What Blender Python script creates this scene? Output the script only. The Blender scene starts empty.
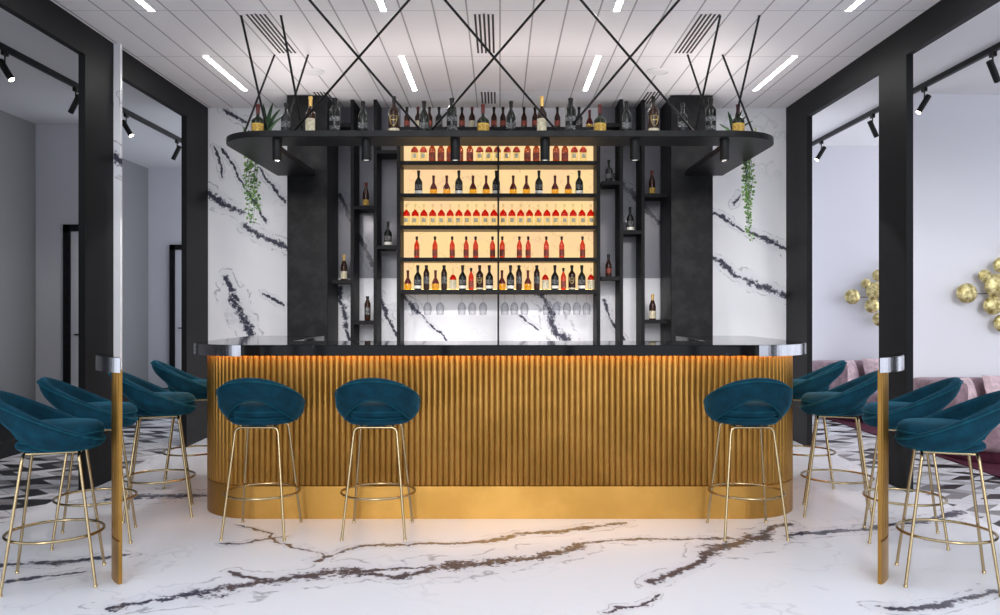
import bpy, bmesh, math, random
from mathutils import Vector, Matrix
random.seed(7)
PI = math.pi
C = bpy.context.scene.collection
F = 830.0; HC = 1.33                       # focal length in pixels, eye height
YW = 8.5                                   # back wall distance
HCEIL = 3.373

def px(x, y, Y):                           # a point of the photograph at distance Y
    return ((x-500)*Y/F, Y, HC+(307.5-y)*Y/F)

# ------------------------------------------------------------------ materials
def mat(name, col, rough=.5, metal=0, **k):
    m = bpy.data.materials.new(name); m.use_nodes = True
    b = m.node_tree.nodes['Principled BSDF']
    b.inputs['Base Color'].default_value = (*col, 1)
    b.inputs['Roughness'].default_value = rough
    b.inputs['Metallic'].default_value = metal
    for kk, v in k.items():
        b.inputs[kk.replace('_', ' ')].default_value = v
    return m

def nn(m, t, **k):
    n = m.node_tree.nodes.new(t)
    for a, v in k.items(): setattr(n, a, v)
    return n
def lk(m, a, b): m.node_tree.links.new(a, b)
def math_(m, op, a, b=None, c=None, clamp=False):
    n = nn(m, 'ShaderNodeMath', operation=op); n.use_clamp = clamp
    for i, v in enumerate((a, b, c)):
        if v is None: continue
        if isinstance(v, (int, float)): n.inputs[i].default_value = v
        else: lk(m, v, n.inputs[i])
    return n.outputs[0]
def vmath(m, op, a, b=None, s=None):
    n = nn(m, 'ShaderNodeVectorMath', operation=op)
    for i, v in enumerate((a, b)):
        if v is None: continue
        if isinstance(v, (tuple, list)): n.inputs[i].default_value = v
        else: lk(m, v, n.inputs[i])
    if s is not None:
        if isinstance(s, (int, float)): n.inputs['Scale'].default_value = s
        else: lk(m, s, n.inputs['Scale'])
    return n.outputs['Value'] if op in ('DOT_PRODUCT', 'LENGTH') else n.outputs[0]
def noise(m, vec, scale, detail=3, rough=.55, color=False):
    n = nn(m, 'ShaderNodeTexNoise'); lk(m, vec, n.inputs['Vector'])
    n.inputs['Scale'].default_value = scale; n.inputs['Detail'].default_value = detail
    n.inputs['Roughness'].default_value = rough
    return n.outputs['Color' if color else 'Fac']
def mix(m, fac, a, b):
    n = nn(m, 'ShaderNodeMix', data_type='RGBA')
    for i, v in ((0, fac), (6, a), (7, b)):
        if isinstance(v, (int, float)): n.inputs[i].default_value = v
        elif isinstance(v, tuple): n.inputs[i].default_value = (*v, 1)
        else: lk(m, v, n.inputs[i])
    return n.outputs[2]
def maprange(m, v, a, b, c=0, d=1):
    n = nn(m, 'ShaderNodeMapRange', interpolation_type='SMOOTHSTEP'); lk(m, v, n.inputs[0])
    for i, q in enumerate((a, b, c, d)): n.inputs[i+1].default_value = q
    return n.outputs[0]
def coord(m): return nn(m, 'ShaderNodeTexCoord').outputs['Object']
def bsdf(m): return m.node_tree.nodes['Principled BSDF']

def marble(name, segs, base=(.80, .80, .83), vein=(.018, .018, .045), rough=.12, wall=False, amp=(.30, .07), tile=None):
    """white stone crossed by dark veins; segs = [(ax,ay,bx,by,width)] in the plane of the slab"""
    m = mat(name, base, rough)
    p = coord(m)
    p = vmath(m, 'MULTIPLY', p, (1, 0, 1) if wall else (1, 1, 0))
    n1 = vmath(m, 'SCALE', vmath(m, 'SUBTRACT', noise(m, p, 2.2, 2, color=True), (.5, .5, .5)), s=amp[0])
    n2 = vmath(m, 'SCALE', vmath(m, 'SUBTRACT', noise(m, p, 11, 3, color=True), (.5, .5, .5)), s=amp[1])
    q = vmath(m, 'ADD', vmath(m, 'ADD', p, n1), n2)
    q = vmath(m, 'MULTIPLY', q, (1, 0, 1) if wall else (1, 1, 0))
    best = None
    for ax, ay, bx, by, w in segs:
        A = (ax, 0, ay) if wall else (ax, ay, 0); B = (bx, 0, by) if wall else (bx, by, 0)
        ba = tuple(B[i]-A[i] for i in range(3)); l2 = sum(v*v for v in ba) or 1e-6
        pa = vmath(m, 'SUBTRACT', q, A)
        h = math_(m, 'MULTIPLY', vmath(m, 'DOT_PRODUCT', pa, ba), 1/l2, clamp=True)
        cn = nn(m, 'ShaderNodeVectorMath', operation='SCALE'); cn.inputs[0].default_value = ba
        lk(m, h, cn.inputs['Scale'])
        d = math_(m, 'MULTIPLY', vmath(m, 'LENGTH', vmath(m, 'SUBTRACT', pa, cn.outputs[0])), 1/w)
        best = d if best is None else math_(m, 'MINIMUM', best, d)
    fine = noise(m, p, 24, 6, .75)
    coarse = noise(m, p, 5, 2)
    v = math_(m, 'ADD', best, math_(m, 'MULTIPLY', math_(m, 'SUBTRACT', fine, .5), 4.6))
    v = math_(m, 'ADD', v, math_(m, 'MULTIPLY', math_(m, 'SUBTRACT', coarse, .5), 2.0))
    strong = maprange(m, v, .35, 1.0, 1, 0)
    strand = maprange(m, math_(m, 'ABSOLUTE', math_(m, 'SUBTRACT', math_(m, 'ADD', best, math_(m, 'MULTIPLY', math_(m, 'SUBTRACT', coarse, .5), 4)), 2.3)), .0, .28, .5, 0)
    strand = math_(m, 'MULTIPLY', strand, maprange(m, noise(m, p, 7, 4, .7), .46, .56))
    strong = math_(m, 'MAXIMUM', strong, strand)
    halo = maprange(m, best, .5, 3.5, .16, 0)
    # faint secondary veining
    r = math_(m, 'ABSOLUTE', math_(m, 'SUBTRACT', noise(m, q, 1.1, 4, .6), .5))
    faint = math_(m, 'MULTIPLY', maprange(m, r, 0, .012, .22, 0), maprange(m, noise(m, p, .9, 1), .45, .62))
    cloud = noise(m, p, 1.3, 3)
    col = mix(m, math_(m, 'MULTIPLY', cloud, .35), base, tuple(c*.86 for c in base))
    col = mix(m, math_(m, 'ADD', faint, halo), col, (.30, .30, .40))
    col = mix(m, math_(m, 'MULTIPLY', strong, .95), col, vein)
    lk(m, col, bsdf(m).inputs['Base Color'])
    bsdf(m).inputs['Specular IOR Level'].default_value = .3
    return m

def wseg(x0, y0, x1, y1, w):               # vein on the back wall, photograph pixels
    a = px(x0, y0, YW); b = px(x1, y1, YW); return (a[0], a[2], b[0], b[2], w)
def fseg(x0, y0, x1, y1, w):               # vein on the floor
    Y0 = F*HC/(y0-307.5); Y1 = F*HC/(y1-307.5)
    return ((x0-500)*Y0/F, Y0, (x1-500)*Y1/F, Y1, w)

WALLV = [wseg(220,147,267,222,.02), wseg(261,167,284,202,.02), wseg(208,194,240,212,.05), wseg(245,226,287,250,.045),
         wseg(226,280,236,300,.05), wseg(232,298,253,334,.07), wseg(226,110,246,121,.03), wseg(213,145,222,178,.018),
         wseg(262,292,285,306,.02), wseg(711,257,744,277,.03), wseg(744,277,788,296,.04), wseg(713,214,750,232,.02),
         wseg(750,232,788,252,.035), wseg(735,205,742,195,.025),
         wseg(538,292,552,314,.05), wseg(552,314,556,330,.06), wseg(556,330,566,338,.07), wseg(519,314,540,330,.018),
         wseg(402,294,420,312,.035), wseg(420,312,445,340,.015), wseg(340,196,376,272,.035), wseg(378,298,398,336,.03),
         wseg(341,290,351,340,.04), wseg(612,176,636,197,.035), wseg(643,204,658,224,.03), wseg(604,300,622,340,.025)]
FLOORV = [fseg(120,605,200,593,.05), fseg(200,593,260,584,.09), fseg(260,584,345,575,.10), fseg(345,575,395,579,.05),
          fseg(395,579,440,568,.05), fseg(345,575,440,565,.03), fseg(440,568,520,558,.10), fseg(500,561,545,556,.06),
          fseg(545,556,580,547,.08), fseg(580,547,652,540,.035), fseg(652,540,755,538,.03), fseg(656,582,690,565,.045),
          fseg(690,565,722,549,.045), fseg(722,549,760,537,.09), fseg(760,537,785,526,.05), fseg(797,536,873,526,.06),
          fseg(873,526,1000,508,.05), fseg(500,538,621,524,.05), fseg(318,562,372,546,.04), fseg(372,546,520,537,.035),
          fseg(232,571,262,580,.04), fseg(118,499,206,495,.13), fseg(0,567,112,557,.05), fseg(0,584,80,571,.03),
          fseg(606,612,660,592,.02), fseg(240,525,330,560,.015), fseg(220,545,290,536,.02), fseg(888,606,1000,594,.05)]

M = {}
M['wall_marble'] = marble('white_wall_marble', [(a,b,c,d,w*.85) for a,b,c,d,w in WALLV], (.84, .84, .87), wall=True, rough=.18, amp=(.14, .06))
M['floor_marble'] = marble('white_floor_marble', [(a,b,c,d,w*.8) for a,b,c,d,w in FLOORV], (.80, .81, .86), rough=.24)
M['black'] = mat('matte_black_panel', (.017, .017, .018), .55, Specular_IOR_Level=.12)
M['frame_black'] = mat('portal_black', (.009, .009, .010), .5, Specular_IOR_Level=.12)
M['charcoal'] = mat('charcoal_stone', (.018, .018, .0195), .45, Specular_IOR_Level=.15)
def mottled(m, c1, c2, scale, lo=.4, hi=.7, bump=0):
    p = coord(m); n = noise(m, p, scale, 5, .6)
    lk(m, mix(m, maprange(m, n, lo, hi), c1, c2), bsdf(m).inputs['Base Color'])
    if bump:
        bn = nn(m, 'ShaderNodeBump'); bn.inputs['Strength'].default_value = bump; bn.inputs['Distance'].default_value = .004
        lk(m, n, bn.inputs['Height']); lk(m, bn.outputs[0], bsdf(m).inputs['Normal'])
    return m
mottled(M['charcoal'], (.007, .007, .008), (.016, .016, .017), 9)
mottled(M['black'], (.008, .008, .009), (.014, .014, .015), 25)
M['counter'] = mottled(mat('polished_black_marble', (.01, .01, .011), .06, Specular_IOR_Level=.18), (.006, .006, .007), (.05, .05, .055), 14, .62, .75)
M['chrome'] = mat('polished_chrome', (.55, .555, .60), .2, 1)  # bright metal standing in for reflections on the black counter edge
M['gold'] = mottled(mat('brushed_gold', (.41, .22, .055), .36, .9), (.37, .195, .042), (.46, .25, .06), 3)
M['brass'] = mat('pale_brass', (.43, .335, .19), .24, 1)
M['rod'] = mat('black_steel', (.008, .008, .008), .45, 0, Specular_IOR_Level=.25)
def velvet(name, c, tint, rough=.8, w=1.0):
    m = mat(name, c, rough, Specular_IOR_Level=.15, Sheen_Weight=w, Sheen_Roughness=.35, Sheen_Tint=(*tint, 1))
    p = coord(m); n = noise(m, p, 14, 4, .6)
    lk(m, mix(m, maprange(m, n, .3, .75), tuple(v*.75 for v in c), tuple(v*1.35 for v in c)), bsdf(m).inputs['Base Color'])
    return m
M['teal'] = velvet('teal_velvet', (.0010, .031, .053), (.07, .42, .66), w=.32)
M['teal_edge'] = velvet('teal_piping', (.002, .055, .08), (.1, .45, .6), w=.4)
M['pink'] = velvet('dusty_pink_velvet', (.26, .175, .20), (.7, .6, .65), w=.35)
M['palepink'] = velvet('pale_pink_fabric', (.62, .47, .50), (.9, .8, .85), w=.4)
M['burgundy'] = velvet('burgundy_rug', (.06, .012, .025), (.3, .1, .15), w=.2)
M['grey_wall'] = mat('grey_painted_wall', (.62, .62, .66), .8)
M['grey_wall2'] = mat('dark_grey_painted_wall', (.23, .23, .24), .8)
M['front_wall'] = mat('dark_front_wall', (.06, .06, .065), .8)
M['white_wall'] = mat('pale_lilac_wall', (.74, .74, .79), .85)
M['white_ceiling'] = mat('white_ceiling_paint', (.80, .795, .81), .85)
M['grey_ceiling'] = mat('grey_ceiling_paint', (.62, .62, .64), .85)
M['walnut'] = mottled(mat('dark_walnut', (.05, .025, .015), .4), (.03, .015, .01), (.085, .04, .02), 12)
M['pebble'] = mottled(mat('hammered_gold_leaf', (.6, .5, .2), .38, .55), (.30, .23, .07), (.80, .70, .36), 22, .35, .65, .8)
M['leaf'] = mottled(mat('ivy_leaf', (.08, .18, .04), .5), (.05, .13, .02), (.18, .32, .07), 20)
M['leaf_dark'] = mottled(mat('snake_plant_leaf', (.02, .06, .02), .5, Specular_IOR_Level=.2), (.006, .022, .008), (.022, .065, .018), 25)
M['leaf_pale'] = mat('pale_flower_leaf', (.45, .50, .22), .6)
M['vent_dark'] = mat('vent_slot_black', (.01, .01, .01), .7)
M['plaster'] = mat('speaker_white', (.74, .73, .74), .7)

def emit(name, col, s):
    m = bpy.data.materials.new(name); m.use_nodes = True; t = m.node_tree; t.nodes.clear()
    e = t.nodes.new('ShaderNodeEmission'); e.inputs[0].default_value = (*col, 1); e.inputs[1].default_value = s
    o = t.nodes.new('ShaderNodeOutputMaterial'); t.links.new(e.outputs[0], o.inputs[0]); return m
M['led'] = emit('ceiling_led', (1, .985, .97), 42.0)
M['bulb'] = emit('warm_bulb', (1, .86, .66), 25)
M['bulb_soft'] = emit('spot_lens', (1, .97, .92), 1.6)
M['bulb_off'] = mat('unlit_lens', (.02, .02, .02), .2)
M['led_orange'] = emit('under_counter_led', (1, .42, .08), 28)
M['led_warm'] = emit('shelf_led', (1, .72, .24), 9)
# backlit alabaster: light itself is a warm stone slab glow with veins
m = M['alabaster'] = emit('backlit_alabaster', (1, .8, .5), 1.0)
p = coord(m); n = noise(m, p, 2.5, 5, .6); r = math_(m, 'ABSOLUTE', math_(m, 'SUBTRACT', noise(m, p, 1.6, 5, .65), .5))
col = mix(m, maprange(m, n, .35, .65), (1, .72, .34), (1, .66, .36))
col = mix(m, maprange(m, r, 0, .008, .30, 0), col, (.40, .22, .12))
e = [x for x in m.node_tree.nodes if x.type == 'EMISSION'][0]; lk(m, col, e.inputs[0]); e.inputs[1].default_value = .88

def glass(name, tint, gloss=.12, rough=.05, col=.9):
    m = bpy.data.materials.new(name); m.use_nodes = True; t = m.node_tree; t.nodes.clear()
    tr = t.nodes.new('ShaderNodeBsdfTransparent'); tr.inputs[0].default_value = (*tint, 1)
    g = t.nodes.new('ShaderNodeBsdfGlossy'); g.inputs['Roughness'].default_value = rough; g.inputs[0].default_value = (col, col, col, 1)
    lw = t.nodes.new('ShaderNodeLayerWeight'); lw.inputs[0].default_value = .35
    mr = t.nodes.new('ShaderNodeMapRange'); t.links.new(lw.outputs['Facing'], mr.inputs[0])
    mr.inputs[3].default_value = gloss*.35; mr.inputs[4].default_value = min(1, gloss*4)
    mx = t.nodes.new('ShaderNodeMixShader'); o = t.nodes.new('ShaderNodeOutputMaterial')
    t.links.new(mr.outputs[0], mx.inputs[0]); t.links.new(tr.outputs[0], mx.inputs[1]); t.links.new(g.outputs[0], mx.inputs[2])
    t.links.new(mx.outputs[0], o.inputs[0]); return m
M['g_clear'] = glass('clear_glass', (.95, .93, .9), .10)
M['g_wine'] = glass('wine_glass_crystal', (.95, .95, .96), .07, col=.25)
M['g_red'] = glass('red_liquor_glass', (.80, .22, .08), .08)
M['g_amber'] = glass('amber_liquor_glass', (.62, .26, .05), .12)
M['g_yellow'] = glass('golden_liquor_glass', (.95, .72, .18), .10)
M['g_pale'] = glass('pale_glass', (1, .97, .80), .05)
M['g_redb'] = glass('bright_red_glass', (.80, .09, .03), .06)
M['lab_diamond'] = mat('thin_paper', (.62, .55, .38), .7)
M['g_dark'] = mat('dark_bottle_glass', (.010, .012, .010), .12, Specular_IOR_Level=.3)
M['g_brown'] = mat('brown_bottle_glass', (.028, .010, .006), .12, Specular_IOR_Level=.3)
M['g_smoke'] = mat('smoky_bottle_glass', (.022, .023, .024), .12, Specular_IOR_Level=.3)
M['g_green'] = mat('green_bottle_glass', (.008, .014, .006), .12, Specular_IOR_Level=.3)
M['smoked'] = glass('smoked_glass_pane', (.72, .72, .74), .04, .3)  # added tint, darkens the wall seen through it
M['foil_gold'] = mat('gold_foil', (.72, .45, .13), .3, .6)
M['foil_red'] = mat('red_foil', (.10, .010, .010), .4, Specular_IOR_Level=.3)
M['foil_black'] = mat('black_foil', (.006, .006, .006), .4, Specular_IOR_Level=.25)
M['cap_red'] = mat('bright_red_cap', (.72, .06, .03), .4)
M['lab_cream'] = mottled(mat('cream_paper', (.72, .66, .48), .7), (.50, .44, .30), (.78, .72, .54), 60)
M['lab_yellow'] = mottled(mat('yellow_paper', (.66, .44, .07), .7), (.35, .20, .03), (.75, .52, .10), 60)
M['lab_grey'] = mottled(mat('grey_printed_paper', (.12, .12, .12), .7), (.02, .02, .02), (.30, .30, .30), 110, .5, .6)
M['lab_white'] = mat('white_paper', (.8, .76, .68), .7)
M['lab_red'] = mottled(mat('red_printed_label', (.4, .05, .03), .6), (.10, .015, .01), (.55, .10, .05), 120)
M['emblem'] = mat('gold_emblem', (.55, .42, .16), .4, .5)

# chevron mosaic of the side rooms
m = M['chevron'] = mat('chevron_mosaic', (.7, .7, .7), .35, Specular_IOR_Level=.2)
p = coord(m); sx = nn(m, 'ShaderNodeSeparateXYZ'); lk(m, p, sx.inputs[0]); X, Y = sx.outputs[0], sx.outputs[1]
u = math_(m, 'MULTIPLY', Y, 1/.32)
tri = math_(m, 'ABSOLUTE', math_(m, 'SUBTRACT', math_(m, 'FRACT', u), .5))
v = math_(m, 'ADD', math_(m, 'MULTIPLY', X, 1/.14), math_(m, 'MULTIPLY', tri, 2.4))
cid = nn(m, 'ShaderNodeCombineXYZ'); lk(m, math_(m, 'FLOOR', v), cid.inputs[0]); lk(m, math_(m, 'FLOOR', math_(m, 'MULTIPLY', u, 2)), cid.inputs[1])
wn = nn(m, 'ShaderNodeTexWhiteNoise'); lk(m, cid.outputs[0], wn.inputs['Vector'])
cr = nn(m, 'ShaderNodeValToRGB'); cr.color_ramp.interpolation = 'CONSTANT'; lk(m, wn.outputs['Value'], cr.inputs[0])
cr.color_ramp.elements[0].color = (.012, .012, .014, 1); cr.color_ramp.elements[1].position = .25; cr.color_ramp.elements[1].color = (.22, .21, .22, 1)
for q_, c_ in ((.36, (.62, .62, .66, 1)), (.75, (.42, .41, .42, 1)), (.85, (.72, .72, .76, 1))):
    el = cr.color_ramp.elements.new(q_); el.color = c_
st = maprange(m, noise(m, p, 9, 5, .7), .60, .70, 0, .5)
ed = math_(m, 'ABSOLUTE', math_(m, 'SUBTRACT', math_(m, 'FRACT', v), .5))
grout = maprange(m, ed, .465, .49)
lk(m, mix(m, grout, mix(m, st, cr.outputs[0], (.10, .09, .13)), (.05, .05, .055)), bsdf(m).inputs['Base Color'])

# ceiling planks
m = M['planks'] = mat('ceiling_planks', (.7, .69, .70), .55)
p = coord(m); sx = nn(m, 'ShaderNodeSeparateXYZ'); lk(m, p, sx.inputs[0])
gx = math_(m, 'ABSOLUTE', math_(m, 'SUBTRACT', math_(m, 'FRACT', math_(m, 'MULTIPLY', math_(m, 'ADD', sx.outputs[0], 22.914), 1/.228)), .5))
gy = math_(m, 'ABSOLUTE', math_(m, 'SUBTRACT', math_(m, 'FRACT', math_(m, 'MULTIPLY', math_(m, 'ADD', sx.outputs[1], 10.45-5.71-.5225), 1/1.045)), .5))
g1 = maprange(m, gx, .016, .036, 1, 0); g2 = maprange(m, gy, .003, .0065, 1, 0)
gg = math_(m, 'MAXIMUM', g1, math_(m, 'MULTIPLY', g2, .6))
lk(m, mix(m, math_(m, 'MULTIPLY', gg, .75), (.86, .84, .85), (.22, .20, .21)), bsdf(m).inputs['Base Color'])
bn = nn(m, 'ShaderNodeBump'); bn.inputs['Strength'].default_value = .4; bn.inputs['Distance'].default_value = .004; bn.invert = True
lk(m, gg, bn.inputs['Height']); lk(m, bn.outputs[0], bsdf(m).inputs['Normal'])

# ------------------------------------------------------------------ mesh helpers
class MB:
    def __init__(s): s.v = []; s.f = []; s.sm = []
    def add(s, vs, fs, smooth=False):
        o = len(s.v); s.v += [tuple(v) for v in vs]; s.f += [tuple(i+o for i in f) for f in fs]; s.sm += [smooth]*len(fs); return s
    def box(s, x0, x1, y0, y1, z0, z1):
        vs = [(x, y, z) for x in (x0, x1) for y in (y0, y1) for z in (z0, z1)]
        return s.add(vs, [(0,1,3,2), (4,6,7,5), (0,4,5,1), (2,3,7,6), (0,2,6,4), (1,5,7,3)])
    def lathe(s, prof, c=(0,0,0), n=20, sx=1, sy=1, cap=True):
        vs = []; fs = []
        for r, z in prof:
            for k in range(n):
                a = 2*PI*k/n; vs.append((c[0]+r*sx*math.cos(a), c[1]+r*sy*math.sin(a), c[2]+z))
        for i in range(len(prof)-1):
            for k in range(n):
                fs.append((i*n+k, i*n+(k+1)%n, (i+1)*n+(k+1)%n, (i+1)*n+k))
        s.add(vs, fs, True)
        if cap:
            if prof[0][0] > 1e-5: s.add(vs[:n][::-1], [tuple(range(n))])
            if prof[-1][0] > 1e-5: s.add(vs[-n:], [tuple(range(n))])
        return s
    def tube(s, pts, r, n=8, closed=False, r1=None):
        pts = [Vector(p) for p in pts]; N = len(pts); vs = []; fs = []; prev = None
        for i, p in enumerate(pts):
            if closed: t = pts[(i+1) % N]-pts[i-1]
            else: t = pts[min(i+1, N-1)]-pts[max(i-1, 0)]
            t.normalize()
            if prev is None: a = t.orthogonal().normalized()
            else: a = (prev - t*prev.dot(t)).normalized()
            prev = a; b = t.cross(a); rr = r if r1 is None else r+(r1-r)*i/(N-1)
            for k in range(n):
                q = 2*PI*k/n; vs.append(p+a*math.cos(q)*rr+b*math.sin(q)*rr)
        for i in range(N if closed else N-1):
            j = (i+1) % N
            for k in range(n): fs.append((i*n+k, i*n+(k+1)%n, j*n+(k+1)%n, j*n+k))
        s.add(vs, fs, True)
        if not closed: s.add(vs[:n][::-1], [tuple(range(n))]); s.add(vs[-n:], [tuple(range(n))])
        return s
    def prism(s, poly, z0, z1, smooth=False):
        n = len(poly); vs = [(x, y, z0) for x, y in poly]+[(x, y, z1) for x, y in poly]
        s.add(vs, [tuple(range(n))[::-1], tuple(range(n, 2*n))])
        return s.add(vs, [(i, (i+1) % n, n+(i+1) % n, n+i) for i in range(n)], smooth)
    def ell(s, c, r, n=16, m=10, rot=None):
        vs = []; fs = []; R = rot or Matrix.Identity(3)
        for i in range(m+1):
            t = PI*i/m
            for k in range(n):
                a = 2*PI*k/n; v = R @ Vector((r[0]*math.sin(t)*math.cos(a), r[1]*math.sin(t)*math.sin(a), r[2]*math.cos(t)))
                vs.append(v+Vector(c))
        for i in range(m):
            for k in range(n): fs.append((i*n+k, (i+1)*n+k, (i+1)*n+(k+1)%n, i*n+(k+1)%n))
        return s.add(vs, fs, True)
    def mesh(s, name, m):
        me = bpy.data.meshes.new(name); me.from_pydata(s.v, [], s.f); me.update()
        for p, q in zip(me.polygons, s.sm): p.use_smooth = q
        b = bmesh.new(); b.from_mesh(me); bmesh.ops.remove_doubles(b, verts=b.verts, dist=1e-6)
        bmesh.ops.recalc_face_normals(b, faces=b.faces); b.to_mesh(me); b.free()
        me.materials.append(m)
        if any(s.sm): me.set_sharp_from_angle(angle=math.radians(42))
        return me
    def build(s, name, m, parent=None, bevel=0, subsurf=0):
        o = bpy.data.objects.new(name, s.mesh(name, m)); C.objects.link(o)
        if parent: o.parent = parent
        if bevel:
            b = o.modifiers.new('bevel', 'BEVEL'); b.width = bevel; b.segments = 2; b.limit_method = 'ANGLE'; b.angle_limit = .7
        if subsurf:
            b = o.modifiers.new('subsurf', 'SUBSURF'); b.levels = subsurf; b.render_levels = subsurf
        return o

def tag(o, label, cat, group=None, kind=None):
    o['label'] = label; o['category'] = cat
    if group: o['group'] = group
    if kind: o['kind'] = kind
    return o
def thing(name, loc, label, cat, group=None, rz=0):
    o = bpy.data.objects.new(name, None); o.empty_display_size = .1; C.objects.link(o)
    o.location = loc; o.rotation_euler = (0, 0, rz); return tag(o, label, cat, group)
def struct(o): o['kind'] = 'structure'; return o
def copy_tree(o, parent=None):
    c = o.copy(); C.objects.link(c); c.parent = parent
    for ch in list(o.children): copy_tree(ch, c)
    return c
def box(name, m, *a, parent=None, bevel=0): return MB().box(*a).build(name, m, parent, bevel)

# ------------------------------------------------------------------ the room
XL, XR = -2.99, 2.93
struct(box('floor', M['floor_marble'], -3.07, 3.03, -3.6, 8.6, -.1, 0))
struct(box('floor_left', M['chevron'], -6.2, -3.07, -3.6, 12.4, -.1, 0))
struct(box('floor_right', M['chevron'], 3.03, 7.4, -3.6, 12.4, -.1, 0))
struct(box('ceiling', M['planks'], -3.04, 2.98, 4.55, 8.6, HCEIL, HCEIL+.1))
struct(box('ceiling_left', M['grey_ceiling'], -6.2, -3.04, -3.6, 12.4, HCEIL, HCEIL+.1))
struct(box('ceiling_right', M['white_ceiling'], 2.98, 7.4, 4.55, 12.4, HCEIL, HCEIL+.1))
struct(box('wall_back', M['wall_marble'], XL, XR, YW, YW+.12, 0, HCEIL))
HB = 3.155                                  # underside of the black portal beams
def portal(name, x0, x1):                   # wall of black portals: two uprights under a long beam
    b = MB(); b.box(x0, x1, -3.6, 8.62, HB, HCEIL)
    b.box(x0, x1, 7.92, 8.62, 0, HB); b.box(x0, x1, 5.985, 6.42, 0, HB)
    b.box(x0, x1, 4.0, 4.45, 0, HB)
    return struct(b.build(name, M['frame_black']))
portal('wall_left', XL-.05, XL); portal('wall_right', XR, XR+.05)
struct(box('trim_1', M['wall_marble'], XL+.001, -2.938, 6.421, 6.455, 0, HCEIL))   # narrow marble pilaster
# left side room
struct(box('wall_far_left', M['grey_wall2'], -5.30, -5.17, 4.0, 12.3, 0, HCEIL))
struct(box('wall_back_left', M['grey_wall'], -5.17, -3.04, 12.2, 12.3, 0, HCEIL))
struct(box('wall_stub_left', M['grey_wall'], -5.17, -4.29, 9.24, 9.34, 0, HCEIL))
struct(box('wall_near_left', M['grey_wall2'], -5.3, -3.04, 3.9, 4.0, 0, 2.1))
def door(n, x0, x1, Y):
    b = MB(); b.box(x0, x0+.075, Y-.05, Y, 0, 2.25); b.box(x1-.075, x1, Y-.05, Y, 0, 2.25); b.box(x0, x1, Y-.05, Y, 2.175, 2.25)
    r = struct(b.build('door_%d' % n, M['black']))
    box('door_panel', M['grey_wall'], x0+.075, x1-.075, Y-.025, Y-.001, 0, 2.175, parent=r)
    h = MB().tube([(x0+.14, Y-.025, 1.03), (x0+.14, Y-.07, 1.03), (x0+.25, Y-.07, 1.03)], .009).build('door_handle', M['rod'], r)
    return r
door(1, -4.84, -4.31, 9.24); door(2, -4.84, -3.9, 12.2)
tag(box('platform', M['black'], -5.169, -4.37, 4.01, 9.235, 0, .15, bevel=.006),
    'low black platform along the grey side wall behind the stools', 'platform')
tag(box('platform', M['black'], -5.169, -4.37, 9.345, 12.195, 0, .15, bevel=.006),
    'low black platform deep in the left side room', 'platform')
# right side room
struct(box('wall_back_right', M['white_wall'], 2.98, 7.4, 10.5, 10.62, 0, HCEIL))
struct(box('wall_stub_right', M['white_wall'], 3.92, 7.4, 7.95, 8.07, 0, HCEIL))
# window walls (out of the picture) that let the daylight in: frames with mullions
def window_wall(n, p0, p1, z0, z1, k, th=.06):
    b = MB(); d = Vector(p1)-Vector(p0); L = d.length; d /= L; nrm = Vector((-d.y, d.x))
    def bar(s0, s1, za, zb):
        q = [Vector(p0)+d*s0-nrm*th/2, Vector(p0)+d*s1-nrm*th/2, Vector(p0)+d*s1+nrm*th/2, Vector(p0)+d*s0+nrm*th/2]
        b.prism([(v.x, v.y) for v in q], za, zb)
    if z0 > 0: bar(0, L, 0, z0)
    if z1 < HCEIL: bar(0, L, z1, HCEIL)
    for i in range(k+1):
        c = L*i/k; bar(max(0, c-.06), min(L, c+.06), z0, z1)
    return struct(b.build('window_%d' % n, M['frame_black']))
window_wall(3, (-3.0, -3.6), (7.4, -3.6), .0, 3.3, 5)
b = MB()                                    # bars of an unseen open roof, added to let sky light in
for i in range(7): b.box(-3.04+i*1.73, -2.98+i*1.73, -3.6, 4.55, HCEIL, HCEIL+.10)
for i in range(5): b.box(-3.04, 7.4, -3.6+i*2.0, -3.54+i*2.0, HCEIL, HCEIL+.10)
struct(b.build('window_4', M['frame_black']))
window_wall(1, (7.4, -3.6), (7.4, 10.6), .3, 3.3, 7)
window_wall(2, (-3.05, 3.9), (-3.05, -3.6), .0, 3.2, 5)

# ------------------------------------------------------------------ ceiling fittings
def linear(x, y0, y1, lab):
    t = thing('linear_light', (x, (y0+y1)/2, HCEIL), lab, 'ceiling light', 'recessed linear ceiling lights')
    l = (y1-y0)/2
    MB().box(-.018, .018, -l, l, -.005, -.001).build('diffuser', M['led'], t)
    b = MB()
    for s in (-1, 1): b.box(s*.0235-.003, s*.0235+.003, -l, l, -.006, -.0005)
    b.build('frame', M['plaster'], t)
for x, w in ((-2.394, 'outer left'), (-.80, 'inner left'), (.80, 'inner right'), (2.394, 'outer right')):
    linear(x, 6.75, 7.80, 'white linear ceiling light over the shelf, %s of the far row' % w)
    linear(x, 4.66, 5.71, 'white linear ceiling light at top edge, %s of the near row' % w)
def vent(x, y0, y1, lab):
    t = thing('ceiling_vent', (x, (y0+y1)/2, HCEIL), lab, 'vent', 'slotted ceiling vents')
    l = (y1-y0)/2
    MB().box(-.085, .085, -l, l, -.004, -.0005).build('frame', M['planks'], t)
    for k in range(5):
        c = -.062+k*.031
        MB().box(c-.0075, c+.0075, -l+.01, l-.01, -.006, -.003).build('slot', M['vent_dark'], t)
for x, w in ((-1.70, 'left'), (-.112, 'middle'), (1.465, 'right')):
    vent(x, 5.76, 6.66, 'long ceiling vent with five black slots, %s one of the near three' % w)
    vent(x, 7.84, 8.30, 'short slotted ceiling vent behind the bottles, %s one of the far three' % w)
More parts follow.
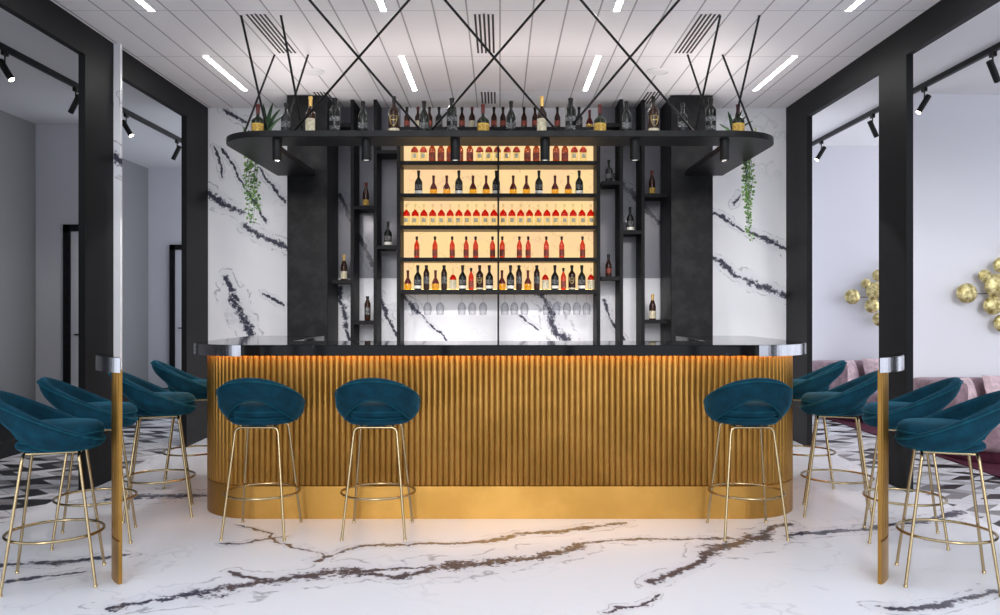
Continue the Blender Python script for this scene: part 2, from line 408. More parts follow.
for x, y, w in ((-1.62, 7.18, 'left'), (1.36, 7.18, 'right')):
    t = thing('ceiling_speaker', (x, y, HCEIL), 'faint round white ceiling speaker, %s of the middle lights' % w, 'speaker')
    MB().lathe([(.0, -.004), (.085, -.004), (.09, -.001)], n=28).build('grille', M['plaster'], t)
    MB().lathe([(.09, -.002), (.093, -.009), (.10, -.009), (.103, -.001)], n=28, cap=False).build('rim', M['white_ceiling'], t)

def track(x, sgn, side):
    t = thing('track_rail', (x, 0, HCEIL), 'black ceiling track rail running over the %s side room' % side, 'track')
    MB().box(-.0175, .0175, 4.9, 10.45, -.045, 0).build('rail', M['rod'], t)
    return t
track(-3.86, 1, 'left'); track(3.86, 1, 'right')
def spot(x, Y, d, lit, lab):
    """d = direction of the can (unit vector), lit: glowing lens"""
    t = thing('track_spotlight', (x, Y, HCEIL-.045), lab, 'spotlight', 'spotlights on the ceiling tracks')
    MB().box(-.014, .014, -.03, .03, -.035, 0).build('adapter', M['rod'], t)
    MB().tube([(0, 0, -.03), (0, 0, -.125)], .006).build('stem', M['rod'], t)
    d = Vector(d).normalized(); c = Vector((0, 0, -.135))
    a, b = c-d*.075, c+d*.105
    MB().tube([a, b], .026, 16).build('can', M['rod'], t)
    MB().tube([b, b+d*.002], .021, 16).build('lens', M['bulb'] if lit else M['bulb_off'], t)
spot(-3.86, 6.47, (.52, -.05, -.8), True, 'black track spotlight glowing brightly at the left edge of the photo')
spot(-3.86, 7.55, (-.5, .15, -.8), False, 'unlit black track spotlight beside the near left black pillar')
spot(-3.86, 8.57, (.5, -.05, -.8), True, 'glowing black track spotlight in the portal left of the marble wall')
spot(-3.86, 9.92, (-.45, .1, -.8), False, 'unlit black track spotlight beside the far left black pillar')
spot(3.86, 9.97, (-.5, -.02, -.8), True, 'small lit track spotlight beside the far right black pillar')
spot(3.86, 8.60, (.5, .25, -.8), False, 'unlit track spotlight left of the near right black pillar')
spot(3.86, 7.55, (-.5, -.02, -.8), True, 'lit track spotlight just right of the near right black pillar')
spot(3.86, 6.50, (.5, .25, -.8), False, 'unlit black track spotlight at the top right edge of photo')

# ------------------------------------------------------------------ back wall furniture
for x0, x1, w in ((-2.043, -1.654, 'left'), (1.64, 2.043, 'right')):
    t = thing('column', ((x0+x1)/2, 8.23, 0), 'square black stone column on the %s of the bottle shelving' % w, 'column')
    h = (x1-x0)/2
    MB().box(-h, h, -.27, .262, .08, HCEIL-.008).build('shaft', M['charcoal'], t, .006)
    MB().box(-h-.012, h+.012, -.282, .262, 0, .08).build('base', M['black'], t, .004)

YS0, YS1 = 8.15, 8.46
U = thing('bottle_shelving', (0, YS0, 0), 'black shelving unit of five warmly backlit bottle shelves', 'shelving')
US = {}
XA, XM, XB = -1.0, -.018, .985
T = [3.105, 2.7705, 2.4515, 2.137, 1.821, 1.507]       # tops of the boards
for x, w in ((XA, .036), (XB-.022, .036)):
    MB().box(x-.014, x+w-.014, 0, .31, 0, T[0]).build('side_panel', M['black'], U, .002)
MB().box(XM-.008, XM+.010, .004, .30, 0, T[0]-.02).build('divider', M['black'], U)
for h in T:
    MB().box(XA+.02, XB-.034, 0, .30, h-.036, h).build('shelf_board', M['black'], U, .002)
    MB().box(XA+.03, XB-.044, .02, .29, h-.039, h-.0362).build('board_underside', M['walnut'], U)
for i in range(5):
    z0, z1 = T[i+1], T[i]-.036
    for a, b in ((XA+.022, XM-.008), (XM+.010, XB-.036)):
        MB().box(a, b, .295, .305, z0, z1).build('backlit_panel', M['alabaster'], U)
        MB().box(a+.01, b-.01, .268, .280, z0+.0005, z0+.007).build('led_strip', M['led_warm'], U)
for k in range(3):
    y = .07+k*.07
    MB().box(XA+.03, XB-.04, y, y+.008, 1.462, 1.4705).build('glass_rail', M['rod'], U)

# display racks beside it
def rack(xs, sh, side):
    t = thing('display_rack', (0, YS0, 0), 'open black display rack of staggered shelves %s of lit shelving' % side, 'rack')
    for x in xs: MB().box(x-.016, x+.016, 0, .33, 0, HCEIL).build('upright', M['black'], t)
    for a, b, y in sh:
        z = HC+(307.5-y)*YS0/F
        MB().box(a, b, 0, .33, z-.034, z).build('shelf', M['black'], t)
    # added tinted pane, darkens the wall behind the upper rack
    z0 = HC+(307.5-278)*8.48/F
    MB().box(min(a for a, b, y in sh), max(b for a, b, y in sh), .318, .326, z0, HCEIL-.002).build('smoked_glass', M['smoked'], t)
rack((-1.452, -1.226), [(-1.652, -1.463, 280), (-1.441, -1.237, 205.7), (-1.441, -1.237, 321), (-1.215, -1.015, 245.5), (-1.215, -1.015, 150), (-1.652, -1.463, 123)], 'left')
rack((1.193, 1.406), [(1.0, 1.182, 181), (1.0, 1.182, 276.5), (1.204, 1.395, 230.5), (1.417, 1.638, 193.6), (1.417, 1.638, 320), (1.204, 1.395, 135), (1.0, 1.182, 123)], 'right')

# ------------------------------------------------------------------ bottles
def label_patch(b, r, z0, z1, ang=1.25, n=12, ):
    vs = []; fs = []
    for i in range(n+1):
        a = -PI/2-ang+2*ang*i/n
        for z in (z0, z1):
            for rr in (r+.0012, r+.0002): vs.append((rr*math.cos(a), rr*math.sin(a), z))
    for i in range(n):
        o = 4*i; fs += [(o, o+4, o+6, o+2), (o+1, o+3, o+7, o+5), (o, o+1, o+5, o+4), (o+2, o+6, o+7, o+3)]
    fs += [(0, 2, 3, 1), (4*n, 4*n+1, 4*n+3, 4*n+2)]
    return b.add(vs, fs, True)
KINDS = {}
def kind(key, H, R, shoulder, neck, body, cap, caph, labels, foil=None, lower=None, conical=False, emblem=None, nr=.0125):
    KINDS[key] = dict(H=H, R=R, sh=shoulder, nk=neck, body=body, cap=cap, caph=caph, labels=labels, foil=foil, lower=lower, con=conical, emb=emblem, nr=nr)
# H total, R radius, height where the shoulder starts, height where the neck starts
kind('stout', .215, .047, .085, .125, 'g_green', 'foil_red', .07, [('lab_yellow', .008, .068)], conical=False)
kind('goldcap', .275, .037, .135, .185, 'g_brown', 'foil_gold', .075, [('lab_cream', .012, .105)])
kind('darkclear', .225, .036, .115, .15, 'g_smoke', 'foil_black', .03, [('lab_grey', .04, .085)])
kind('darktall', .262, .040, .17, .205, 'g_dark', 'foil_black', .05, [('lab_grey', .085, .12), ('lab_grey', .02, .05)], nr=.015)
kind('crest', .275, .043, .15, .20, 'g_brown', 'foil_black', .05, [('lab_cream', .004, .03)], emblem=(.045, .125))
kind('darkneck', .24, .036, .12, .17, 'g_dark', 'foil_black', .05, [('lab_grey', .03, .075)])
kind('smallbrown', .225, .029, .12, .155, 'g_brown', 'foil_black', .035, [('lab_red', .035, .085)])
kind('smallcream', .225, .031, .12, .155, 'g_brown', 'foil_red', .035, [('lab_cream', .02, .085)])
kind('pale', .225, .036, .115, .165, 'g_pale', 'g_clear', .03, [('lab_diamond', .040, .082)], lower=('g_redb', .108, .168), nr=.008)
kind('redtop', .225, .036, .115, .165, 'g_pale', 'cap_red', .03, [('lab_diamond', .045, .09)], lower=('cap_red', .112, .16), nr=.009)
kind('redfull', .225, .034, .13, .17, 'g_amber', 'cap_red', .03, [('lab_red', .03, .10)])
kind('redgold', .195, .036, .065, .12, 'g_yellow', 'foil_red', .075, [], lower=('foil_red', .062, .118), conical=True, nr=.011)
kind('blackwhite', .245, .038, .12, .17, 'g_dark', 'foil_black', .05, [('lab_white', .012, .042), ('lab_grey', .055, .10)])
kind('redslim', .218, .026, .125, .165, 'g_red', 'foil_black', .035, [('lab_red', .02, .085)], nr=.010)
kind('darkslim', .245, .030, .165, .205, 'g_brown', 'foil_black', .05, [('lab_grey', .06, .13)], nr=.013)
kind('redcream', .22, .034, .10, .155, 'g_clear', 'g_clear', .02, [('lab_cream', .008, .095)], lower=('g_redb', .10, .15), nr=.007)
kind('medal', .245, .036, .15, .185, 'g_brown', 'foil_black', .045, [('lab_cream', .004, .02)], emblem=(.06, .12))
kind('amberrack', .245, .031, .13, .18, 'g_brown', 'foil_red', .05, [('lab_yellow', .015, .07)])
kind('creamrack', .255, .033, .13, .19, 'g_brown', 'foil_gold', .06, [('lab_cream', .015, .09)])
protos = {}
def make_bottle(key, loc, label, group):
    if key in protos:
        o = copy_tree(protos[key]); o.location = loc; o.rotation_euler.z = random.uniform(-.25, .25)
        o['label'] = label; o['group'] = group; return o
    k = KINDS[key]; H, R, sh, nk, nr = k['H'], k['R'], k['sh'], k['nk'], k['nr']
    t = thing('liquor_bottle', loc, label, 'bottle', group); protos[key] = t
    if k['con']: shp = [(R, sh), (R*.80, sh+(nk-sh)*.35), (R*.5, sh+(nk-sh)*.75), (nr*1.05, nk)]
    else: shp = [(R, sh), (R*.93, sh+(nk-sh)*.3), (R*.70, sh+(nk-sh)*.62), (nr*1.5, sh+(nk-sh)*.88), (nr, nk+.006)]
    ce = H-k['caph']
    MB().lathe([(0, .003), (R*.8, .0), (R*.97, .004), (R, .012)]+shp+[(nr*.95, min(ce+.001, H-.01))], n=20).build('glass', M[k['body']], t)
    MB().lathe([(nr*1.12, ce), (nr*1.15, H-.02), (nr*1.3, H-.019), (nr*1.28, H-.002), (nr*1.0, H)], n=14).build('cap', M[k['cap']], t)
    for ml, a, b in k['labels']: label_patch(MB(), R, a, b, .55 if ml == 'lab_diamond' else 1.25).build('paper_label', M[ml], t)
    if k['lower']:
        ml, a, b = k['lower']
        def rad(z):
            pr = [(R, 0)]+shp
            for (r0, z0), (r1, z1) in zip(pr, pr[1:]):
                if z0 <= z <= z1: return r0+(r1-r0)*(z-z0)/(z1-z0)
            return nr
        MB().lathe([(rad(a+(b-a)*i/5)+.001, a+(b-a)*i/5) for i in range(6)], n=20, cap=False).build('shoulder_band', M[ml], t)
    if k['emb']:
        a, b = k['emb']; c = (a+b)/2; h = (b-a)/2; pts = []
        for x, z in ((-1, 1), (-.5, .85), (0, 1.05), (.5, .85), (1, 1), (.95, .1), (.6, -.6), (0, -1), (-.6, -.6), (-.95, .1)):
            an = -PI/2+x*.62; pts.append(((R+.002)*math.cos(an), (R+.002)*math.sin(an), c+z*h))
        MB().tube(pts, .0028, 6, closed=True).build('shield_emblem', M['emblem'], t)
        z = c+.1*h; MB().tube([((R+.002)*math.cos(-PI/2+q*.4), (R+.002)*math.sin(-PI/2+q*.4), z+.004*abs(q)) for q in (-1, -.5, 0, .5, 1)], .004, 6).build('emblem_bar', M['emblem'], t)
    return t
ORD = ['leftmost', 'second from left', 'third from left', 'fourth from left', 'fifth from left', 'sixth from left', 'seventh from left',
       'eighth from left', 'ninth from left', 'tenth from left', 'eleventh from left', 'twelfth from left', 'thirteenth from left',
       'fourteenth from left', 'fifteenth from left', 'sixteenth from left', 'seventeenth from left', 'eighteenth from left',
       'nineteenth from left', 'twentieth from left', 'twenty-first from left', 'twenty-second from left', 'rightmost']
DESC = dict(stout='squat green bottle with yellow label and red neck', goldcap='dark bottle with gold neck and cream label',
  darkclear='small smoky bottle', darktall='tall black bottle with printed label', crest='dark bottle with gold shield emblem',
  darkneck='slim dark bottle with black cap', smallbrown='small brown bottle', smallcream='small brown bottle with cream label',
  pale='clear bottle with red shoulders', redtop='pale bottle with red top', redfull='dark red bottle', redgold='red-necked bottle with golden base',
  blackwhite='black bottle with white band at its base', redslim='slim red bottle with black cap', darkslim='tall slim dark brown bottle',
  redcream='pale-labelled bottle with bright red shoulders', medal='broad brown bottle with gold emblem', amberrack='brown bottle with yellow label',
  creamrack='brown bottle with gold neck and cream label')
def row(items, Y, z, where, group):
    cnt = {}; tot = {}
    for x, k in items: tot[k] = tot.get(k, 0)+1
    for x, k in sorted(items):
        i = cnt.get(k, 0); cnt[k] = i+1
        if tot[k] == 1: w = 'only one of its look'
        elif i == tot[k]-1: w = 'rightmost of its look'
        elif i == 0: w = 'leftmost of its look'
        else: w = ORD[i]
        make_bottle(k, ((x-500)*Y/F, Y, z), '%s, %s on %s' % (DESC[k], w, where), group)
YB = 8.28
row([(390+z/4.545, k) for z, k in [(112,'redtop'),(152,'redtop'),(192,'redfull'),(232,'redfull'),(272,'redfull'),(318,'redfull'),(363,'redfull'),(408,'redtop'),
    (450,'redtop'),(488,'redtop'),(533,'redtop'),(575,'redtop'),(625,'redfull'),(665,'redfull'),(705,'redfull'),(755,'redfull'),(795,'redfull'),(838,'redtop'),(878,'redtop')]],
    YB, T[1], 'top lit shelf', 'bottles on the top lit shelf')
row([(390+z/4.545, k) for z, k in [(130,'blackwhite'),(313,'blackwhite'),(483,'blackwhite'),(677,'blackwhite'),(860,'blackwhite'),
    (198,'redgold'),(258,'redgold'),(377,'redgold'),(437,'redgold'),(560,'redgold'),(620,'redgold'),(750,'redgold'),(810,'redgold')]],
    YB, T[2], 'second lit shelf', 'bottles on the second lit shelf')
row([(406.4+i*8.75, 'pale') for i in range(11)]+[(503.2+i*8.75, 'pale') for i in range(11)], YB, T[3], 'third lit shelf', 'bottles on the third lit shelf')
row([(x, 'redslim') for x in (416.8, 435, 452.2, 466.2, 475.6, 492.5, 502.3, 519.4, 528.2, 546.3, 561.7, 582.5)], YB, T[4], 'fourth lit shelf', 'bottles on the fourth lit shelf')
row([(407.9,'redgold'),(417.8,'blackwhite'),(426.4,'darkslim'),(435.5,'redgold'),(444.1,'darkslim'),(453,'redcream'),(462.6,'blackwhite'),(471.1,'redslim'),
     (479.7,'medal'),(489.3,'blackwhite'),(502,'redgold'),(510.5,'blackwhite'),(519,'darkslim'),(527.9,'redgold'),(536.8,'darkslim'),(545.3,'redcream'),
     (554.9,'blackwhite'),(563.4,'redslim'),(571.9,'medal'),(581.8,'blackwhite'),(591,'redcream')], YB, T[5], 'bottom lit shelf', 'bottles on the bottom lit shelf')
row([(407,'smallbrown'),(418,'smallcream'),(429.5,'smallbrown'),(439,'darkclear'),(462,'smallbrown'),(472,'smallcream'),(494,'smallbrown'),(503,'smallbrown'),
     (524,'smallbrown'),(535,'smallbrown'),(557.4,'smallbrown'),(579,'darkclear'),(589.6,'redgold')], YB, T[0], 'top of lit shelving', 'bottles on top of the lit shelving')
# racks
for x, y, k, lab in ((344, 280, 'creamrack', 'brown gold-necked bottle on lowest left-edge shelf of left display rack'),
    (366, 205.7, 'amberrack', 'brown bottle with yellow label high in middle of left rack'),
    (367.5, 321, 'darkslim', 'slim dark bottle low in the middle of the left rack'),
    (388, 245.5, 'blackwhite', 'black bottle with white band in left rack beside lit shelves'),
    (609, 181, 'darkclear', 'smoky bottle in right rack beside the top lit shelves'),
    (608.5, 276.5, 'smallbrown', 'brown bottle in right rack beside the bottom lit shelves'),
    (630, 230.5, 'blackwhite', 'black bottle with white band in middle of the right rack'),
    (652, 193.6, 'amberrack', 'small brown bottle with yellow label high beside right column'),
    (652.5, 320, 'creamrack', 'gold-necked bottle with cream label low beside right column')):
    make_bottle(k, ((x-500)*8.25/F, 8.25, HC+(307.5-y)*YS0/F), lab, 'bottles in the display racks')

# ------------------------------------------------------------------ hanging shelf
def U_outline(W, r, Yf, Yb, n=14, rb=0):
    pts = [(-W, Yb)]
    for i in range(n+1):
        a = PI+PI/2*i/n; pts.append((-W+r+r*math.cos(a), Yf+r+r*math.sin(a)))
    for i in range(n+1):
        a = 1.5*PI+PI/2*i/n; pts.append((W-r+r*math.cos(a), Yf+r+r*math.sin(a)))
    pts.append((W, Yb)); return pts
def U_slab(b, outer, inner, z0, z1):
    """U-shaped slab between two outlines of equal point count"""
    n = len(outer); vs = []
    for z in (z0, z1):
        vs += [(x, y, z) for x, y in outer]+[(x, y, z) for x, y in inner]
    fs = []
    for i in range(n-1):
        fs += [(i, i+1, n+i+1, n+i), (2*n+i, 3*n+i, 3*n+i+1, 2*n+i+1),
               (i, 2*n+i, 2*n+i+1, i+1), (n+i, n+i+1, 3*n+i+1, 3*n+i)]
    fs += [(0, n, 3*n, 2*n), (n-1, 3*n-1, 4*n-1, 2*n-1)]
    return b.add(vs, fs)
HU = 2.59; HT = 2.637
HS = thing('hanging_shelf', (0, 0, 0), 'U-shaped black shelf hung from the ceiling above the bar', 'shelf')
U_slab(MB(), U_outline(2.13, .40, 6.12, 7.94), U_outline(1.77, .06, 6.48, 7.94), HU, HT).build('shelf_board', M['charcoal'], HS, .004)
def rod(x0, y0, x1, y1, Yt):               # screen line through two pixels; foot on the shelf, head at ceiling distance Yt
    def at(y): return x0+(x1-x0)*(y-y0)/(y1-y0)
    Yb = 6.30; yb = 307.5-(HT-HC)*F/Yb; yt = 307.5-(HCEIL-HC)*F/Yt
    a = Vector(((at(yb)-500)*Yb/F, Yb, HT)); b = Vector(((at(yt)-500)*Yt/F, Yt, HCEIL))
    r = MB().tube([a, b], .0085, 8).build('suspension_rod', M['rod'], HS)
    MB().lathe([(.022, 0), (.022, .006), (.012, .010)], c=tuple(a), n=12).build('foot', M['rod'], r)
for q in ((309.6,0,358.6,57.4,5.0), (409,0,358.6,57.4,5.0), (445,0,500,64.4,5.0), (544,0,500,51,5.0), (581,0,630,57.4,5.0), (679,0,630,57.4,5.0),
          (241,15.4,259,95,5.80), (274.6,54.6,259,95,6.71), (281,16,295.6,94,5.80), (308,55,295.6,94,6.71),
          (720,17,703,95,5.80), (688,56,701,95,6.71), (759,17,740,99.4,5.80), (723,56,740,99.4,6.71)):
    rod(*q)
for i, x in enumerate((277.3, 366.3, 455.3, 545, 634.7, 724.5)):
    Y = 6.22
    t = thing('downlight', ((x-500)*Y/F, Y, HU), 'black cylinder downlight under the hanging shelf, %s' % (ORD[i] if i < 5 else 'rightmost'), 'downlight', 'cylinder downlights under the hanging shelf')
    MB().lathe([(.036, 0), (.036, -.155), (.033, -.160), (.031, -.152)], n=24, cap=False).lathe([(0, -.001), (.036, -.0005)], n=24, cap=False).build('cylinder', M['rod'], t)
    MB().lathe([(0, -.151), (.031, -.152)], n=24, cap=False).build('lens', M['bulb_soft'], t)
row([(258,'stout'),(286,'darkclear'),(310.5,'goldcap'),(335,'darktall'),(363,'darkneck'),(394,'crest'),(424,'darkneck'),(452,'darktall'),(483,'stout'),
     (511,'darkneck'),(542,'goldcap'),(570.6,'darktall'),(600,'stout'),(626.6,'darkneck'),(653.4,'crest'),(682.6,'darkclear'),(710.6,'darktall'),(738,'stout')],
     6.22, HT, 'hanging shelf', 'bottles on the hanging shelf')

# ------------------------------------------------------------------ wine glasses
gl = None
for i, x in enumerate((415, 427.6, 440, 461.8, 472.3, 483, 504.7, 514.3, 524.4, 546.7, 556.3, 566.8, 576.7, 586.6)):
    Y = 8.26; lab = 'upside-down wine glass hanging under the lit shelves, %s' % (ORD[i] if i < 13 else 'rightmost')
    if gl is None:
        gl = thing('wine_glass', (0, 0, 0), lab, 'glass', 'wine glasses under the lit shelves')
        MB().lathe([(0, 0), (.033, -.001), (.034, -.0035), (.006, -.006)], n=20, cap=False).build('foot', M['g_wine'], gl)
        MB().lathe([(.0042, -.004), (.0035, -.04), (.0045, -.078)], n=10).build('stem', M['g_wine'], gl)
        MB().lathe([(.004, -.078), (.022, -.088), (.036, -.110), (.041, -.135), (.039, -.165), (.033, -.205), (.0315, -.205), (.0375, -.165), (.0395, -.135), (.0345, -.111), (.021, -.090), (0, -.081)], n=24, cap=False).build('bowl', M['g_wine'], gl)
        g = gl
    else: g = copy_tree(gl)
    g.location = ((x-500)*Y/F, Y, 1.462); g['label'] = lab

# ------------------------------------------------------------------ bar
def path(W, r, Yf, Yb, step):
    """outer contour, list of (x, y, nx, ny, s)"""
    segs = [('l', (-W, Yb), (-W, Yf+r)), ('a', -W+r, Yf+r, PI, r), ('l', (-W+r, Yf), (W-r, Yf)), ('a', W-r, Yf+r, 1.5*PI, r), ('l', (W, Yf+r), (W, Yb))]
    out = []; s = 0
    for g in segs:
        if g[0] == 'l':
            (x0, y0), (x1, y1) = g[1], g[2]; L = math.hypot(x1-x0, y1-y0); n = max(2, round(L/step)); dx, dy = (x1-x0)/L, (y1-y0)/L
            for i in range(n): out.append((x0+dx*L*i/n, y0+dy*L*i/n, dy, -dx, s+L*i/n))
            s += L
        else:
            L = g[4]*PI/2; n = round(L/step)
            for i in range(n):
                a = g[3]+PI/2*i/n; out.append((g[1]+g[4]*math.cos(a), g[2]+g[4]*math.sin(a), math.cos(a), math.sin(a), s+L*i/n))
            s += L
    out.append((W, Yb, 1, 0, s)); return out
PITCH = .0362
def path_exact(W, r, Yf, Yb, step):
    L1 = Yb-Yf-r; La = r*PI/2; L2 = 2*(W-r); tot = 2*L1+2*La+L2; N = int(tot/step); o0 = (tot-N*step)/2; out = []
    for i in range(N+1):
        s = o0+i*step; k = i*step
        if s < L1: q = (-W, Yb-s, -1, 0)
        elif s < L1+La: a = PI+(s-L1)/r; q = (-W+r+r*math.cos(a), Yf+r+r*math.sin(a), math.cos(a), math.sin(a))
        elif s < L1+La+L2: q = (-W+r+s-L1-La, Yf, 0, -1)
        elif s < L1+2*La+L2: a = 1.5*PI+(s-L1-La-L2)/r; q = (W-r+r*math.cos(a), Yf+r+r*math.sin(a), math.cos(a), math.sin(a))
        else: q = (W, Yf+r+s-L1-2*La-L2, 1, 0)
        out.append((*q, k))
    return out
def flute_off(s): return -.012+.012*math.sqrt(abs(math.sin(PI*s/PITCH)))
def fluted(b, pth, z0, z1, th=.03):
    n = len(pth); vs = []
    for x, y, nx, ny, s in pth:
        o = flute_off(s); e = -.016
        for z, k in ((z0, e), (z0+.001, o*.6+e*.4), (z0+.012, o), (z1, o)): vs.append((x+nx*k, y+ny*k, z))
        vs += [(x-nx*th, y-ny*th, z1), (x-nx*th, y-ny*th, z0)]
    fs = []
    for i in range(n-1):
        for k in range(6): fs.append((i*6+k, i*6+(k+1) % 6, (i+1)*6+(k+1) % 6, (i+1)*6+k))
    fs += [tuple(range(6))[::-1], tuple(range((n-1)*6, n*6))]
    return b.add(vs, fs, True)
def wallstrip(b, pth, z0, z1, th, off=0):
    n = len(pth); vs = []
    for x, y, nx, ny, s in pth:
        vs += [(x+nx*off, y+ny*off, z0), (x+nx*off, y+ny*off, z1), (x-nx*(th-off), y-ny*(th-off), z1), (x-nx*(th-off), y-ny*(th-off), z0)]
    fs = []
    for i in range(n-1):
        for k in range(4): fs.append((i*4+k, i*4+(k+1) % 4, (i+1)*4+(k+1) % 4, (i+1)*4+k))
    fs += [(3, 2, 1, 0), tuple(range((n-1)*4, n*4))]
    return b.add(vs, fs)
YF = 5.22; ZP = .205; CT = 1.098; CB = 1.030
BAR = thing('bar_counter', (0, 0, 0), 'long curved bar clad in fluted gold under a black marble top', 'bar')
pb = path_exact(1.965, .42, YF, 6.8, PITCH/12)
fluted(MB(), pb, ZP, CB).build('fluted_panel', M['gold'], BAR)
o = wallstrip(MB(), path(1.965, .42, YF, 6.8, .03), 0, ZP, .04).build('plinth', M['gold'], BAR)
U_slab(MB(), U_outline(2.045, .50, 5.14, 6.85, n=20), U_outline(1.45, .03, 5.77, 6.85, n=20), CB, CT).build('counter_top', M['counter'], BAR, .003)
pc = path(2.045, .50, 5.14, 6.85, .02)
for sgn in (-1, 1):
    sub = [q for q in pc if sgn*q[0] > 1.60 and q[1] < 6.5]
    wallstrip(MB(), sub, CB-.003, CT-.002, .004, .003).build('chrome_edge', M['chrome'], BAR)  # bands added for the window gleam on the curved black edge
wallstrip(MB(), [q for q in path(2.0, .455, 5.185, 6.8, .03)], CB-.0018, CB-.0005, .014).build('led_strip', M['led_orange'], BAR)

# fragments of a nearer bar seen past the pillars at both sides
def near_piece(sgn, lab):
    t = thing('bar_end_piece', (0, 0, 0), lab, 'bar')
    cx, cy = -1.545, 4.29
    def pth(r, th0, th1, n):
        out = []
        for i in range(n+1):
            a = th0+(th1-th0)*i/n; c, s = math.cos(a), math.sin(a)
            out.append((sgn*-(cx-r*c), cy-r*s, sgn*-(-c), -s, r*a))
        return out
    def theta_at(r, xp):                    # angle where the arc crosses that column
        best = None
        for i in range(400):
            a = .45+1.2*i/400; X = cx-r*math.cos(a); Y = cy-r*math.sin(a)
            if 500+X*F/Y >= xp: return a
        return a
    a1 = theta_at(.42, 118.5)
    fluted(MB(), pth(.42, .22, a1, 60), ZP, CB, .018).build('fluted_panel', M['gold'], t)
    wallstrip(MB(), pth(.42, .22, a1, 16), 0, ZP, .018).build('plinth', M['gold'], t)
    cx = -1.530; a2 = theta_at(.50, 120.5); q = pth(.50, .12, a2, 24)
    MB().prism([(p[0], p[1]) for p in q], CB, CT).build('counter_top', M['counter'], t, .002)
    wallstrip(MB(), q, CB-.003, CT-.002, .004, .003).build('chrome_edge', M['chrome'], t)
near_piece(-1, 'narrow gold fluted bar end with chrome edge before left pillar')
near_piece(1, 'narrow gold fluted bar end with chrome edge before right pillar')

# ------------------------------------------------------------------ stools
def stool_parts(t):
    n = 56; prof = []
    def sm(a, p): return ((1-math.cos(a))/2)**p
    def RT(a): c = math.cos(a); return .258+.0*c+(.062 if c < 0 else -.033*-1*-1)*abs(c)**1.6
    vs = []; fs = []; top = []; bot = []
    for i in range(n):
        a = 2*PI*i/n; c, s = math.cos(a), math.sin(a)
        rt = .243+(.050*(-c)**1.5 if c < 0 else -.024*c**1.5)
        rb = .196+(.010*(-c)**1.5 if c < 0 else .004*c)
        zt = .783-.457*rt*c; zb = .655+.148*sm(a, 4)
        th = .034
        d = Vector((rt-rb, zt-zb)); L = d.length; d /= L; nr = Vector((d.y, -d.x))   # outward in (r,z)
        P0, P1 = Vector((rb, zb)), Vector((rt, zt)); bul = .034*L/.2
        ring = []
        for tt, off in ((0, 0), (.1, .006), (.5, .006+bul), (.9, .008), (1.0, .0)): ring.append(P0+d*L*tt+nr*off)
        ring.append(P1+d*.008-nr*th*.5)
        for tt, off in ((1.0, 0), (.9, -.006), (.5, bul), (.1, .0), (0, 0)): ring.append(P0+d*L*tt-nr*th+nr*off)
        ring.append(P0-d*.008-nr*th*.5)
        vs += [(s*r_, c*r_, z) for r_, z in ring]; m_ = len(ring)
        q = P1+d*.001+nr*.003; top.append((s*q.x, c*q.x, q.y))
        q = P0-d*.001+nr*.003; bot.append((s*q.x, c*q.x, q.y))
    for i in range(n):
        j = (i+1) % n
        for k in range(m_): fs.append((i*m_+k, i*m_+(k+1) % m_, j*m_+(k+1) % m_, j*m_+k))
    sh = MB().add(vs, fs, True).build('backrest', M['teal'], t, subsurf=1)
    MB().tube(top, .0042, 6, closed=True).tube(bot, .0035, 6, closed=True).build('piping', M['teal_edge'], sh)
    MB().lathe([(0, .648), (.14, .646), (.176, .650), (.189, .662), (.189, .675), (.180, .684), (0, .684)], c=(0, .018, 0), n=40).build('seat_pan', M['teal'], t)
    se = MB().lathe([(0, .690), (.168, .690), (.190, .704), (.198, .726), (.192, .750), (.168, .768), (.10, .776), (0, .778)], c=(0, .022, 0), n=40).build('seat', M['teal'], t)
    MB().tube([(.1985*math.cos(2*PI*k/40), .022+.1985*math.sin(2*PI*k/40), .727) for k in range(40)], .0035, 6, closed=True).build('piping', M['teal_edge'], se)
    MB().lathe([(.03, .684), (.03, .692)], n=16).build('seat_support', M['rod'], t)
    # frame: legs bend inwards into arches under the seat
    fx, fy, tx, ty, zt = .180, .198, .122, .118, .635
    for sx in (-1, 1):
        for sy in (-1, 1):
            k = Vector((sx*tx, sy*ty, zt)); f = Vector((sx*fx, sy*fy, .006)); u = (f-k).normalized()
            A = k+u*.035; B = k+Vector((-sx*.035, 0, 0)); pts = [f, A]
            for i in range(1, 7):
                q = i/6; pts.append(A*(1-q)**2+k*2*q*(1-q)+B*q*q)
            lg = MB().tube(pts, .0075, 10).build('leg', M['brass'], t)
            MB().lathe([(.0095, 0), (.0095, .010), (.0078, .012)], c=(f.x, f.y, 0), n=12).build('foot_cap', M['brass'], lg)
    b = MB()
    for sy in (-1, 1): b.tube([(-tx+.035, sy*ty, zt), (tx-.035, sy*ty, zt)], .0075, 10)
    for sx in (-1, 1): b.tube([(sx*(tx-.03), -ty, zt+.001), (sx*(tx-.03), ty, zt+.001)], .0075, 10)
    b.build('seat_frame', M['brass'], t)
    MB().box(-.05, .05, -.11, .11, zt+.006, .648).build('mounting_plate', M['rod'], t)
    R = .216; MB().tube([(R*math.cos(2*PI*k/56), R*math.sin(2*PI*k/56), .24) for k in range(56)], .0072, 10, closed=True).build('footrest_ring', M['brass'], t)
SG = 'teal velvet bar stools with brass legs'
st0 = None
